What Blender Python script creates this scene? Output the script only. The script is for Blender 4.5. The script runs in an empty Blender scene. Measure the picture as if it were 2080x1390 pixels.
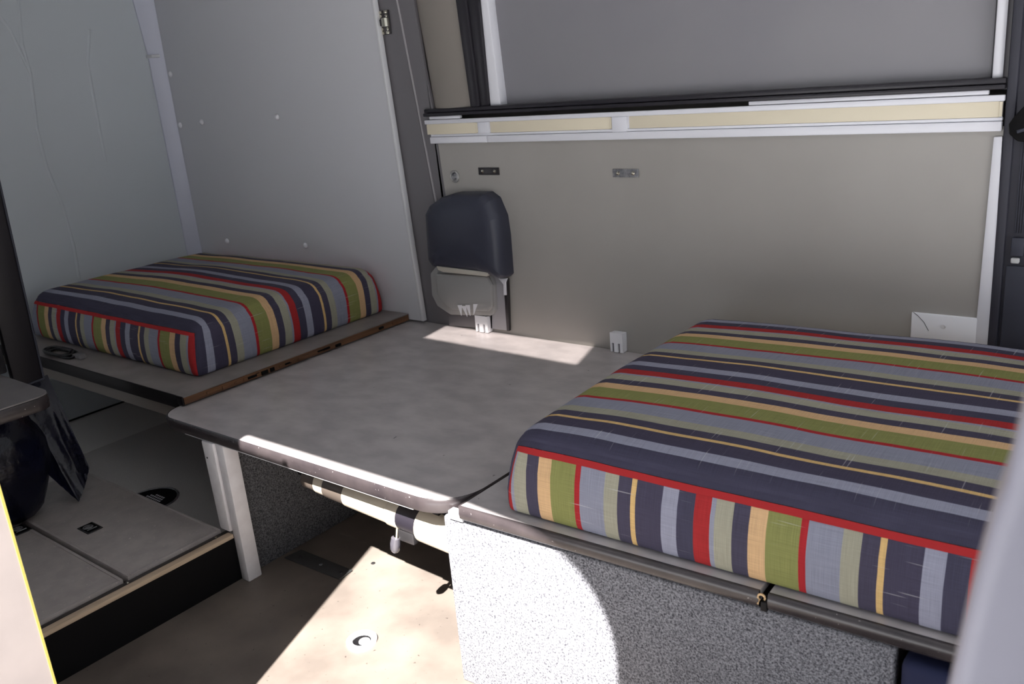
import bpy, bmesh, math, random
from mathutils import Vector, Matrix, noise

random.seed(7)
C = bpy.context.scene.collection
sc = bpy.context.scene

# ------------------------------------------------------------------ camera
FPX = 1802.09                       # focal length for a 2080 px wide frame
CAM = Vector((1.9350, -2.3200, 1.3903))
RGT = Vector((0.78117379, 0.61838939, -0.08580252))
UPV = Vector((-0.12107854, 0.28488775, 0.95088325))
FWD = Vector((-0.6124602, 0.73241623, -0.29742053))
cd = bpy.data.cameras.new('camera')
cam = bpy.data.objects.new('camera', cd)
C.objects.link(cam)
cam.matrix_world = Matrix(((RGT.x, UPV.x, -FWD.x, CAM.x), (RGT.y, UPV.y, -FWD.y, CAM.y),
                           (RGT.z, UPV.z, -FWD.z, CAM.z), (0, 0, 0, 1)))
cd.sensor_fit = 'HORIZONTAL'; cd.sensor_width = 36.0
cd.lens = 36.0 * FPX / 2080.0
cd.clip_start = 0.01
cd.dof.use_dof = True
cd.dof.focus_distance = 2.25
cd.dof.aperture_fstop = 7.0
sc.camera = cam

# ------------------------------------------------------------------ world, sun, exposure
w = bpy.data.worlds.new('world'); sc.world = w; w.use_nodes = True
bg = w.node_tree.nodes['Background']
bg.inputs['Color'].default_value = (0.86, 0.92, 1.0, 1)
bg.inputs['Strength'].default_value = 0.6
SUN = Vector((-0.39, 1.0, -1.28)).normalized()
sl = bpy.data.lights.new('sun', 'SUN'); sl.energy = 27.0; sl.angle = math.radians(0.55)
sl.color = (1.0, 0.965, 0.925)
so = bpy.data.objects.new('sun', sl); C.objects.link(so)
so.rotation_euler = SUN.to_track_quat('-Z', 'Y').to_euler(); so.location = (3, -6, 6)
sc.view_settings.view_transform = 'Standard'; sc.view_settings.look = 'None'
sc.view_settings.gamma = 1.0; sc.view_settings.use_curve_mapping = False
sc.view_settings.exposure = 0.25
try: sc.cycles.max_bounces = 10; sc.cycles.diffuse_bounces = 6
except Exception: pass

# ------------------------------------------------------------------ helpers
def lin(c):
    out = []
    for v in c[:3]:
        v = v / 255.0
        out.append(v / 12.92 if v <= 0.04045 else ((v + 0.055) / 1.055) ** 2.4)
    return (*out, 1.0)

def at(px, py, **k):
    """3-D point on the plane x/y/z = value that lies along a line of sight (used to take measurements)"""
    v = FWD + RGT * ((px - 1040) / FPX) - UPV * ((py - 695) / FPX)
    a, val = list(k.items())[0]; i = 'xyz'.index(a)
    return CAM + v * ((val - CAM[i]) / v[i])

def mat(name, rgb, rough=0.5, metal=0.0, spec=0.5, n_amt=0.0, n_scale=8.0, rgb2=None, bump=0.0, b_scale=60.0,
        stretch=(1, 1, 1), coat=0.0, detail=6.0, b_stretch=None, lo=0.35, hi=0.65, b_dist=0.004):
    m = bpy.data.materials.new(name); m.use_nodes = True
    nt = m.node_tree; p = nt.nodes['Principled BSDF']
    p.inputs['Roughness'].default_value = rough; p.inputs['Metallic'].default_value = metal
    p.inputs['Specular IOR Level'].default_value = spec; p.inputs['Coat Weight'].default_value = coat
    tc = nt.nodes.new('ShaderNodeTexCoord')
    p.inputs['Base Color'].default_value = lin(rgb)
    if rgb2 is not None:
        mp = nt.nodes.new('ShaderNodeMapping'); mp.inputs['Scale'].default_value = stretch
        n = nt.nodes.new('ShaderNodeTexNoise'); n.inputs['Scale'].default_value = n_scale; n.inputs['Detail'].default_value = detail
        cr = nt.nodes.new('ShaderNodeValToRGB')
        cr.color_ramp.elements[0].color = lin(rgb); cr.color_ramp.elements[1].color = lin(rgb2)
        cr.color_ramp.elements[0].position = lo; cr.color_ramp.elements[1].position = hi
        nt.links.new(tc.outputs['Object'], mp.inputs['Vector']); nt.links.new(mp.outputs[0], n.inputs['Vector'])
        nt.links.new(n.outputs['Fac'], cr.inputs[0]); nt.links.new(cr.outputs[0], p.inputs['Base Color'])
    if bump > 0:
        mp2 = nt.nodes.new('ShaderNodeMapping'); mp2.inputs['Scale'].default_value = b_stretch or stretch
        n2 = nt.nodes.new('ShaderNodeTexNoise'); n2.inputs['Scale'].default_value = b_scale; n2.inputs['Detail'].default_value = 4
        b = nt.nodes.new('ShaderNodeBump'); b.inputs['Strength'].default_value = bump; b.inputs['Distance'].default_value = b_dist
        nt.links.new(tc.outputs['Object'], mp2.inputs['Vector']); nt.links.new(mp2.outputs[0], n2.inputs['Vector'])
        nt.links.new(n2.outputs['Fac'], b.inputs['Height']); nt.links.new(b.outputs[0], p.inputs['Normal'])
    return m

def smooth(bm, ang=35):
    for f in bm.faces: f.smooth = True
    lim = math.radians(ang)
    for e in bm.edges:
        if len(e.link_faces) == 2 and e.calc_face_angle(0) > lim: e.smooth = False

def obj(name, bm, m, parent=None, ang=35):
    bmesh.ops.recalc_face_normals(bm, faces=bm.faces)
    smooth(bm, ang)
    me = bpy.data.meshes.new(name); bm.to_mesh(me); bm.free()
    for mm in (m if isinstance(m, (list, tuple)) else [m]): me.materials.append(mm)
    o = bpy.data.objects.new(name, me); C.objects.link(o)
    if parent is not None: o.parent = parent; o.matrix_parent_inverse = Matrix.Translation(-parent.location)
    return o

def thing(name, label, cat, loc=(0, 0, 0), group=None):
    o = bpy.data.objects.new(name, None); C.objects.link(o); o.empty_display_size = 0.05
    o.location = loc; tag(o, label, cat, group)
    return o

def tag(o, label=None, cat=None, group=None, kind=None):
    if label: o['label'] = label
    if cat: o['category'] = cat
    if group: o['group'] = group
    if kind: o['kind'] = kind
    return o

def struct(name, bm, m, parent=None, label=None):
    o = obj(name, bm, m, parent)
    if parent is None: o['kind'] = 'structure'
    if label: o['label'] = label
    return o

def bevel(bm, r, seg=2):
    if r > 0:
        es = [e for e in bm.edges if len(e.link_faces) == 2 and e.calc_face_angle(0) > 0.5]
        bmesh.ops.bevel(bm, geom=es, offset=r, segments=seg, profile=0.5, affect='EDGES', clamp_overlap=True)

def box(x0, x1, y0, y1, z0, z1, r=0.0, seg=2, bm=None):
    b = bmesh.new()
    vs = [b.verts.new((x, y, z)) for x in (x0, x1) for y in (y0, y1) for z in (z0, z1)]
    for f in ((0, 1, 3, 2), (4, 6, 7, 5), (0, 4, 5, 1), (2, 3, 7, 6), (0, 2, 6, 4), (1, 5, 7, 3)):
        b.faces.new([vs[i] for i in f])
    bmesh.ops.recalc_face_normals(b, faces=b.faces)
    bevel(b, r, seg)
    if bm is not None: merge(bm, b); return bm
    return b

def merge(dst, src):
    me = bpy.data.meshes.new('tmp'); src.to_mesh(me); src.free(); dst.from_mesh(me); bpy.data.meshes.remove(me)

def prism(pts, depth, axis='y', base=0.0, r=0.0, seg=2, bm=None):
    """2-D outline extruded along an axis from base to base+depth"""
    b = bmesh.new()
    def P(a, c, d):
        return {'y': (a, d, c), 'z': (a, c, d), 'x': (d, a, c)}[axis]
    lo = [b.verts.new(P(a, c, base)) for a, c in pts]
    hi = [b.verts.new(P(a, c, base + depth)) for a, c in pts]
    b.faces.new(lo); b.faces.new(hi)
    n = len(pts)
    for i in range(n): b.faces.new((lo[i], lo[(i + 1) % n], hi[(i + 1) % n], hi[i]))
    bmesh.ops.recalc_face_normals(b, faces=b.faces)
    bevel(b, r, seg)
    if bm is not None: merge(bm, b); return bm
    return b

def round_poly(pts, rad, n=8):
    """round the corners of a 2-D polygon; rad may be one value or a list"""
    out = []
    N = len(pts)
    for i in range(N):
        p = Vector(pts[i]); a = Vector(pts[i - 1]); c = Vector(pts[(i + 1) % N])
        r = rad[i] if isinstance(rad, (list, tuple)) else rad
        if r <= 0: out.append(tuple(p)); continue
        d1 = (a - p).normalized(); d2 = (c - p).normalized()
        ang = d1.angle(d2); t = r / math.tan(ang / 2)
        s = p + d1 * t; e = p + d2 * t; cen = p + (d1 + d2).normalized() * (r / math.sin(ang / 2))
        v1 = s - cen; v2 = e - cen
        a1 = math.atan2(v1.y, v1.x); a2 = math.atan2(v2.y, v2.x)
        da = (a2 - a1 + math.pi) % (2 * math.pi) - math.pi
        for k in range(n + 1):
            t_ = a1 + da * k / n; out.append((cen.x + r * math.cos(t_), cen.y + r * math.sin(t_)))
    return out

def tube(pts, r, n=12, bm=None, radii=None, closed_ends=True):
    b = bmesh.new(); rings = []
    P = [Vector(p) for p in pts]
    ref = Vector((0, 0, 1))
    for i, p in enumerate(P):
        t = (P[min(i + 1, len(P) - 1)] - P[max(i - 1, 0)]).normalized()
        rr = ref if abs(t.dot(ref)) < 0.95 else Vector((0, 1, 0))
        u = t.cross(rr).normalized(); v = t.cross(u).normalized()
        q = radii[i] if radii else r
        rings.append([b.verts.new(p + u * math.cos(2 * math.pi * k / n) * q + v * math.sin(2 * math.pi * k / n) * q) for k in range(n)])
    for a, c in zip(rings, rings[1:]):
        for k in range(n): b.faces.new((a[k], a[(k + 1) % n], c[(k + 1) % n], c[k]))
    if closed_ends: b.faces.new(rings[0]); b.faces.new(list(reversed(rings[-1])))
    if bm is not None: merge(bm, b); return bm
    return b

def lathe(prof, cen, axis=(0, 0, 1), n=24, bm=None):
    """prof = (radius, height) pairs"""
    b = bmesh.new(); ax = Vector(axis).normalized(); q = Vector((0, 0, 1)).rotation_difference(ax); rings = []
    for r, h in prof:
        if r < 1e-6: rings.append([b.verts.new(Vector(cen) + q @ Vector((0, 0, h)))])
        else: rings.append([b.verts.new(Vector(cen) + q @ Vector((r * math.cos(2 * math.pi * k / n), r * math.sin(2 * math.pi * k / n), h))) for k in range(n)])
    for a, c in zip(rings, rings[1:]):
        for k in range(n):
            k2 = (k + 1) % n
            if len(a) == 1 and len(c) == 1: continue
            if len(a) == 1: b.faces.new((a[0], c[k2], c[k]))
            elif len(c) == 1: b.faces.new((a[k], a[k2], c[0]))
            else: b.faces.new((a[k], a[k2], c[k2], c[k]))
    if bm is not None: merge(bm, b); return bm
    return b

# ------------------------------------------------------------------ materials
M = {}
M['wall_panel'] = mat('white fibreglass panel', (196, 202, 206), 0.38, bump=0.25, b_scale=3.0, stretch=(1, 1, 0.5), b_dist=0.01)
M['wall_crinkle'] = mat('crinkled white liner', (200, 206, 210), 0.4, bump=0.5, b_scale=0.9, b_stretch=(1, 2.0, 0.6), b_dist=0.03)
M['niche_panel'] = mat('pale grey board', (206, 206, 210), 0.45, bump=0.1, b_scale=4, b_dist=0.01)
M['panel_edge'] = mat('white edge', (214, 214, 216), 0.4)
M['grey_strip'] = mat('mid grey and strip shade', (110, 107, 110), 0.5)  # holds the partition strip's shade; plain grey on foot plate and plug
M['seam'] = mat('pale seam', (170, 166, 168), 0.5)
M['pillar'] = mat('taupe moulded trim', (136, 129, 122), 0.6, bump=0.1, b_scale=400)
M['taupe'] = mat('taupe laminate', (160, 156, 150), 0.42, rgb2=(165, 161, 155), n_scale=3)
M['window_grey'] = mat('grey window blank', (128, 126, 132), 0.4, rgb2=(134, 132, 136), n_scale=2)
M['white_paint'] = mat('white enamel', (226, 226, 232), 0.35)
M['white_plastic'] = mat('white plastic', (236, 236, 240), 0.35)
M['cream'] = mat('cream insert', (226, 216, 192), 0.5)
M['black_rubber'] = mat('black rubber', (32, 29, 36), 0.4)
M['black'] = mat('black face', (8, 7, 9), 0.7, spec=0.2)
M['charcoal'] = mat('charcoal moulded plastic', (46, 46, 56), 0.55, bump=0.15, b_scale=500, b_dist=0.001)
M['charcoal2'] = mat('charcoal inner trim', (52, 54, 66), 0.6)
M['laminate'] = mat('grey stone laminate', (164, 159, 159), 0.32, rgb2=(186, 180, 179), n_scale=11, stretch=(1, 1.6, 1), detail=10, bump=0.06, b_scale=180, b_dist=0.001)
M['laminate_shaded'] = mat('shaded grey laminate', (112, 106, 104), 0.42, rgb2=(130, 123, 120), n_scale=9, detail=10, bump=0.06, b_scale=180, b_dist=0.001)  # table laminate again, with the shelf's shade put into a darker colour
M['rim'] = mat('dark rubber edging', (48, 43, 45), 0.27, rgb2=(60, 54, 55), n_scale=14, bump=0.2, b_scale=90, b_dist=0.001)
M['rim_black'] = mat('black edging', (20, 17, 19), 0.65, spec=0.25)
M['plywood'] = mat('plywood core', (120, 82, 52), 0.7, rgb2=(74, 50, 34), n_scale=10, stretch=(1, 0.3, 14), bump=0.3, b_scale=60)
M['under'] = mat('brown grey batten', (112, 104, 98), 0.6)
M['floor'] = mat('mottled brown vinyl', (96, 88, 82), 0.5, rgb2=(118, 109, 101), n_scale=5, detail=14, bump=0.12, b_scale=150, b_dist=0.0012)
M['tray'] = mat('grey grit floor', (190, 187, 184), 0.6, rgb2=(202, 198, 195), n_scale=200, bump=0.3, b_scale=260, b_dist=0.001)
M['hatch'] = mat('grey textured hatch', (160, 153, 150), 0.5, rgb2=(172, 165, 161), n_scale=20, bump=0.55, b_scale=120, b_dist=0.002, b_stretch=(1, 0.4, 1))
M['steel'] = mat('zinc steel', (150, 150, 152), 0.35, metal=0.35, rgb2=(106, 106, 112), n_scale=90)
M['dark_steel'] = mat('dark steel', (70, 68, 70), 0.35, metal=0.7)
M['plate_dark'] = mat('dull floor plate', (72, 72, 72), 0.5, metal=0.2)
M['chrome'] = mat('chrome', (220, 214, 196), 0.15, metal=1.0)
M['alu_dark'] = mat('dark strip', (62, 58, 56), 0.4, metal=0.3)
M['pine'] = mat('pale pine', (206, 184, 158), 0.55, rgb2=(190, 168, 142), n_scale=12, stretch=(12, 0.6, 12))
M['cream_tube'] = mat('cream painted tube', (186, 177, 160), 0.35)
M['tube_dark'] = mat('brown sleeve', (74, 66, 60), 0.35)
M['galley'] = mat('pale galley laminate', (128, 120, 118), 0.5, rgb2=(140, 131, 128), n_scale=6)
M['galley_fringe'] = mat('yellow lens fringe', (150, 138, 70), 0.5)
M['navy_plastic'] = mat('navy plastic film', (9, 10, 24), 0.25, rgb2=(15, 18, 38), n_scale=8, bump=0.6, b_scale=14, b_dist=0.012, spec=0.35)
M['navy_cloth'] = mat('navy cloth', (16, 24, 60), 0.8)
M['padded'] = mat('slate vinyl padding', (54, 56, 70), 0.42, bump=0.1, b_scale=300, b_dist=0.001)
M['housing'] = mat('grey moulded housing', (156, 155, 153), 0.35)
M['housing_strip'] = mat('ivory strip', (196, 190, 178), 0.5)
M['bracket'] = mat('grey bracket', (158, 156, 160), 0.35)
M['foreground'] = mat('pale grey door trim', (140, 138, 150), 0.5)
M['roof'] = mat('off white roof lining', (205, 206, 208), 0.8)
M['ground'] = mat('pale concrete', (176, 179, 184), 0.9, rgb2=(186, 188, 192), n_scale=3)
M['cable'] = mat('black cable', (16, 15, 17), 0.5)
M['van_white'] = mat('white van paint', (205, 208, 212), 0.3)
M['dull_dark'] = mat('worn dark grey foam', (24, 23, 27), 0.7, rgb2=(48, 46, 50), n_scale=40)

def scuff(m, sc_=55, lo=0.70, hi=0.73, col=(196, 190, 190)):
    nt = m.node_tree; p = nt.nodes['Principled BSDF']; src = p.inputs['Base Color'].links[0].from_socket
    tc = nt.nodes.new('ShaderNodeTexCoord'); n = nt.nodes.new('ShaderNodeTexNoise'); n.inputs['Scale'].default_value = sc_; n.inputs['Detail'].default_value = 3
    r = nt.nodes.new('ShaderNodeMapRange'); r.inputs['From Min'].default_value = lo; r.inputs['From Max'].default_value = hi
    mx = nt.nodes.new('ShaderNodeMix'); mx.data_type = 'RGBA'; mx.inputs['B'].default_value = lin(col)
    nt.links.new(tc.outputs['Object'], n.inputs['Vector']); nt.links.new(n.outputs['Fac'], r.inputs['Value']); nt.links.new(r.outputs[0], mx.inputs['Factor'])
    nt.links.new(src, mx.inputs['A']); nt.links.new(mx.outputs['Result'], p.inputs['Base Color'])
scuff(M['rim'], 110, 0.715, 0.76, (150, 143, 144)); scuff(M['floor'], 90, 0.68, 0.75, (66, 58, 54)); scuff(M['hatch'], 110, 0.66, 0.74, (196, 188, 182)); scuff(M['laminate'], 40, 0.74, 0.76, (110, 104, 104))

def carpet_mat(name, a, b, sc_=230):
    m = bpy.data.materials.new(name); m.use_nodes = True; nt = m.node_tree; p = nt.nodes['Principled BSDF']
    p.inputs['Roughness'].default_value = 0.95; p.inputs['Specular IOR Level'].default_value = 0.15
    tc = nt.nodes.new('ShaderNodeTexCoord')
    n = nt.nodes.new('ShaderNodeTexNoise'); n.inputs['Scale'].default_value = sc_; n.inputs['Detail'].default_value = 5; n.inputs['Roughness'].default_value = 0.75
    cr = nt.nodes.new('ShaderNodeValToRGB'); cr.color_ramp.elements[0].position = 0.38; cr.color_ramp.elements[1].position = 0.62
    cr.color_ramp.elements[0].color = lin(a); cr.color_ramp.elements[1].color = lin(b)
    bp = nt.nodes.new('ShaderNodeBump'); bp.inputs['Strength'].default_value = 0.7; bp.inputs['Distance'].default_value = 0.004
    nt.links.new(tc.outputs['Object'], n.inputs['Vector']); nt.links.new(n.outputs['Fac'], cr.inputs[0])
    nt.links.new(cr.outputs[0], p.inputs['Base Color']); nt.links.new(n.outputs['Fac'], bp.inputs['Height']); nt.links.new(bp.outputs[0], p.inputs['Normal'])
    return m
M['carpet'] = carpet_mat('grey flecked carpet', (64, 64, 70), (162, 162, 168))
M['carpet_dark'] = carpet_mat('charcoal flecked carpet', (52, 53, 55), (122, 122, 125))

STRIPES = [(0.000, (166, 42, 44)), (0.031, (146, 148, 164)), (0.040, (163, 160, 142)), (0.072, (70, 66, 84)),
           (0.103, (214, 176, 132)), (0.135, (136, 138, 82)), (0.192, (168, 38, 44)), (0.204, (140, 142, 158)),
           (0.260, (160, 157, 139)), (0.291, (70, 66, 84)), (0.318, (216, 180, 120)), (0.329, (68, 64, 83)),
           (0.384, (150, 151, 168)), (0.415, (66, 64, 83))]
def stripe_mat(name, reverse, period=0.449):
    """woven stripes from the UV coordinate (u = metres across the stripes, v = along)"""
    m = bpy.data.materials.new(name); m.use_nodes = True; nt = m.node_tree; p = nt.nodes['Principled BSDF']
    p.inputs['Roughness'].default_value = 0.85; p.inputs['Specular IOR Level'].default_value = 0.25
    uv = nt.nodes.new('ShaderNodeUVMap'); sep = nt.nodes.new('ShaderNodeSeparateXYZ'); nt.links.new(uv.outputs[0], sep.inputs[0])
    # tiny waviness of the weave
    nz = nt.nodes.new('ShaderNodeTexNoise'); nz.inputs['Scale'].default_value = 9; nt.links.new(uv.outputs[0], nz.inputs['Vector'])
    a = nt.nodes.new('ShaderNodeMath'); a.operation = 'MULTIPLY_ADD'; a.inputs[1].default_value = 0.003; nt.links.new(nz.outputs['Fac'], a.inputs[0]); nt.links.new(sep.outputs[0], a.inputs[2])
    dv = nt.nodes.new('ShaderNodeMath'); dv.operation = 'DIVIDE'; dv.inputs[1].default_value = period; nt.links.new(a.outputs[0], dv.inputs[0])
    src = dv
    if reverse:
        ng = nt.nodes.new('ShaderNodeMath'); ng.operation = 'SUBTRACT'; ng.inputs[0].default_value = 1.0; nt.links.new(dv.outputs[0], ng.inputs[1]); src = ng
    fr = nt.nodes.new('ShaderNodeMath'); fr.operation = 'FRACT'; nt.links.new(src.outputs[0], fr.inputs[0])
    cr = nt.nodes.new('ShaderNodeValToRGB'); cr.color_ramp.interpolation = 'CONSTANT'
    el = cr.color_ramp.elements
    while len(el) < len(STRIPES): el.new(0.5)
    for e, (pos, col) in zip(el, STRIPES): e.position = pos / 0.449; e.color = lin([v * 0.94 for v in col])
    nt.links.new(fr.outputs[0], cr.inputs[0])
    # weave: fine threads + pale slubs
    mp = nt.nodes.new('ShaderNodeMapping'); mp.inputs['Scale'].default_value = (14, 900, 1); nt.links.new(uv.outputs[0], mp.inputs[0])
    th = nt.nodes.new('ShaderNodeTexNoise'); th.inputs['Scale'].default_value = 1.0; th.inputs['Detail'].default_value = 2; nt.links.new(mp.outputs[0], th.inputs['Vector'])
    mp2 = nt.nodes.new('ShaderNodeMapping'); mp2.inputs['Scale'].default_value = (900, 14, 1); nt.links.new(uv.outputs[0], mp2.inputs[0])
    th2 = nt.nodes.new('ShaderNodeTexNoise'); th2.inputs['Scale'].default_value = 1.0; th2.inputs['Detail'].default_value = 2; nt.links.new(mp2.outputs[0], th2.inputs['Vector'])
    ad = nt.nodes.new('ShaderNodeMath'); ad.operation = 'ADD'; nt.links.new(th.outputs['Fac'], ad.inputs[0]); nt.links.new(th2.outputs['Fac'], ad.inputs[1])
    r1 = nt.nodes.new('ShaderNodeMapRange'); r1.inputs['From Min'].default_value = 0.7; r1.inputs['From Max'].default_value = 1.3; r1.inputs['To Min'].default_value = 0.82; r1.inputs['To Max'].default_value = 1.16
    nt.links.new(ad.outputs[0], r1.inputs['Value'])
    mx = nt.nodes.new('ShaderNodeVectorMath'); mx.operation = 'SCALE'; nt.links.new(cr.outputs[0], mx.inputs[0]); nt.links.new(r1.outputs[0], mx.inputs['Scale'])
    mp3 = nt.nodes.new('ShaderNodeMapping'); mp3.inputs['Scale'].default_value = (10, 260, 1); nt.links.new(uv.outputs[0], mp3.inputs[0])
    sl_ = nt.nodes.new('ShaderNodeTexNoise'); sl_.inputs['Scale'].default_value = 1.0; sl_.inputs['Detail'].default_value = 0; nt.links.new(mp3.outputs[0], sl_.inputs['Vector'])
    r2 = nt.nodes.new('ShaderNodeMapRange'); r2.inputs['From Min'].default_value = 0.76; r2.inputs['From Max'].default_value = 0.84; r2.inputs['To Max'].default_value = 0.35
    nt.links.new(sl_.outputs['Fac'], r2.inputs['Value'])
    mix = nt.nodes.new('ShaderNodeMix'); mix.data_type = 'RGBA'; nt.links.new(r2.outputs[0], mix.inputs['Factor'])
    nt.links.new(mx.outputs[0], mix.inputs['A']); mix.inputs['B'].default_value = lin((200, 198, 200))
    nt.links.new(mix.outputs['Result'], p.inputs['Base Color'])
    bp = nt.nodes.new('ShaderNodeBump'); bp.inputs['Strength'].default_value = 0.25; bp.inputs['Distance'].default_value = 0.001
    nt.links.new(ad.outputs[0], bp.inputs['Height']); nt.links.new(bp.outputs[0], p.inputs['Normal'])
    return m
M['stripe_top'] = stripe_mat('striped woven cover', True, 0.412)
M['stripe_front'] = stripe_mat('striped woven boxing', False, 0.449)
M['red_band'] = mat('red woven band', (166, 42, 44), 0.85, spec=0.25, bump=0.3, b_scale=500, b_dist=0.001)

ZT = 0.48           # table top
XL = -1.889         # left wall
# ------------------------------------------------------------------ the setting
struct('floor', box(-0.24, 3.2, -2.25, 0.02, -0.03, 0.0), M['floor'])
b = bmesh.new()     # lower part of the van wall, behind table and bench
prism([(-0.262, 1.16), (-0.25, 0.95), (-0.25, 0.0), (3.2, 0.0), (3.2, 1.16)], 0.03, 'y', 0.0, bm=b)
struct('wall_back', b, M['taupe'])
b = bmesh.new()
box(XL - 0.03, XL, -1.70, 0.04, 0.0, 2.08, bm=b); box(XL - 0.03, XL, -2.2, -1.70, 0.0, 0.2, bm=b); box(XL - 0.03, XL, -2.2, -1.70, 1.6, 2.08, bm=b)  # gap near the door wall added to let daylight onto hatches and tray
struct('wall_left', b, M['wall_crinkle'])
struct('wall_upper_back', box(-2.0, 3.2, 0.075, 0.11, 0.0, 2.08), M['pillar'])
b = box(-0.29, 0.0, 0, 0.0001, 2, 2.0001); b.free()
# roof lining with an unseen vent opening, shaped to throw the table's sun patch
hole = [(0.205, -1.42), (0.173, -1.245), (0.824, -1.228), (0.889, -1.437)]
b = bmesh.new()
out = [(-2.0, -2.224), (-2.0, 0.11), (3.2, 0.11), (3.2, -2.224)]
for z in (2.05, 2.09):
    vo = [b.verts.new((x, y, z)) for x, y in out]; vh = [b.verts.new((x, y, z)) for x, y in hole]
    for i in range(4): b.faces.new((vo[i], vo[(i + 1) % 4], vh[(i + 1) % 4], vh[i]))
b.verts.ensure_lookup_table(); V = b.verts
for i in range(4):
    j = (i + 1) % 4
    b.faces.new((V[i], V[j], V[8 + j], V[8 + i])); b.faces.new((V[4 + i], V[12 + i], V[12 + j], V[4 + j]))
struct('ceiling', b, M['roof'])
vg = bpy.data.materials.new('added sun tint'); vg.use_nodes = True
_nt = vg.node_tree; _nt.nodes.remove(_nt.nodes['Principled BSDF']); _t = _nt.nodes.new('ShaderNodeBsdfTransparent')
_t.inputs['Color'].default_value = (0.47, 0.455, 0.45, 1); _nt.links.new(_t.outputs[0], _nt.nodes['Material Output'].inputs['Surface'])
vp = struct('sun_dimmer', prism(hole, 0.004, 'z', 2.066), vg, bpy.data.objects['ceiling']); vp['label'] = 'added sun tint in the roof opening, dimming the sun patch'  # tint added to weaken the sun falling on the table
# side wall on the door side: header over the opening and the solid part left of it
b = bmesh.new()
box(-1.95, 3.2, -2.225, -2.20, 1.978, 2.05, bm=b)
box(-1.95, 0.34, -2.225, -2.20, 0.0, 1.978, bm=b)
arc = [(1.29 + 0.24 * math.cos(a_ * math.pi / 24), 1.72 + 0.24 * math.sin(a_ * math.pi / 24)) for a_ in range(13)]
prism([(1.53, 1.62)] + arc + [(1.12, 1.979), (2.6, 1.979), (2.6, 1.62)], 0.025, 'y', -2.225, bm=b)   # added corner piece, curves the edge of the sun on the bench carpet
struct('wall_door_side', b, M['van_white'])
struct('ground', box(-12, 14, -16, 6, -0.45, -0.40), M['ground'])
bpy.data.objects['ground']['label'] = 'pale ground outside the van'
# added unseen panel behind the camera, shades the right end of the bench
op = round_poly([(1.675, -0.2), (3.1, -0.2), (3.1, 2.5), (1.675, 2.5)], [0, 0, 0.1, 0.05], 6)
struct('shadow_panel', prism(op, 0.05, 'y', -2.52, r=0.01), M['van_white'])

# wall lining of the sleeping niche
e_top, e_bot = at(760, 0, y=-0.023), at(862, 658, y=-0.023)
def xe(z): return e_bot.x + (e_top.x - e_bot.x) * (z - e_bot.z) / (e_top.z - e_bot.z)
niche = thing('niche_panel', 'large pale grey hinged board behind the left cushion, studded with rivets', 'panel', (-1.1, -0.03, 0.52))
obj('board', prism([(XL + 0.0, 0.486), (xe(0.486) - 0.012, 0.486), (xe(2.04) - 0.012, 2.04), (XL, 2.04)], 0.018, 'y', -0.023), M['niche_panel'], niche)
o = obj('edge_trim', prism([(xe(0.486) - 0.013, 0.486), (xe(0.486), 0.486), (xe(2.04), 2.04), (xe(2.04) - 0.013, 2.04)], 0.022, 'y', -0.027, r=0.003), M['panel_edge'], niche); o['label'] = 'bright rounded edge strip'
for px, py in ((330, 153), (354, 255), (410, 248), (563, 238), (462, 490), (621, 499)):
    p = at(px, py, y=-0.025); p.x = max(p.x, -1.818)
    obj('rivet', lathe([(0.0125, 0), (0.012, 0.003), (0.0085, 0.007), (0.004, 0.009), (0, 0.0095)], p, (0, -1, 0), 14), M['white_plastic'], niche)
for path in (((36, -10), (45, 90), (62, 150), (75, 260), (95, 340), (128, 420), (150, 500), (165, 590)), ((-10, 20), (20, 60), (62, 150)), ((182, 60), (178, 130), (196, 230), (215, 330))):
    cp_ = [at(a, c, x=XL) for a, c in path]; dense_ = []
    for i in range(len(cp_) - 1):
        for k in range(6):
            t_ = k / 6; dense_.append(cp_[i].lerp(cp_[i + 1], t_))
    dense_.append(cp_[-1])
    for i, q_ in enumerate(dense_): q_.x = XL - 0.0058
    co = obj('crease', tube(dense_, 0.009, 14), M['wall_crinkle'], bpy.data.objects['wall_left'], 70)
# corner trim between the left wall and the board
b = bmesh.new()
za, zb = 2.04, 0.52
sec = [(-1.888, -0.078), (-1.880, -0.078), (-1.852, -0.050), (-1.845, -0.024), (-1.888, -0.024)]
sec2 = [(-1.888, -0.118), (-1.880, -0.118), (-1.845, -0.060), (-1.835, -0.024), (-1.888, -0.024)]
lo = [b.verts.new((x, y, zb)) for x, y in sec]; mi = [b.verts.new((x, y, 1.56)) for x, y in sec]; hi = [b.verts.new((x, y, za)) for x, y in sec2]
for A, B in ((lo, mi), (mi, hi)):
    for i in range(5): b.faces.new((A[i], A[(i + 1) % 5], B[(i + 1) % 5], B[i]))
b.faces.new(lo); b.faces.new(hi)
tr = struct('trim_1', b, mat('lavender white corner strip', (206, 208, 222), 0.35)); tr['label'] = 'pale corner strip between the two white walls'
struct('joint', box(-1.89, -1.842, -0.086, -0.045, 1.555, 1.568, 0.003), M['panel_edge'], tr)

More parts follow.
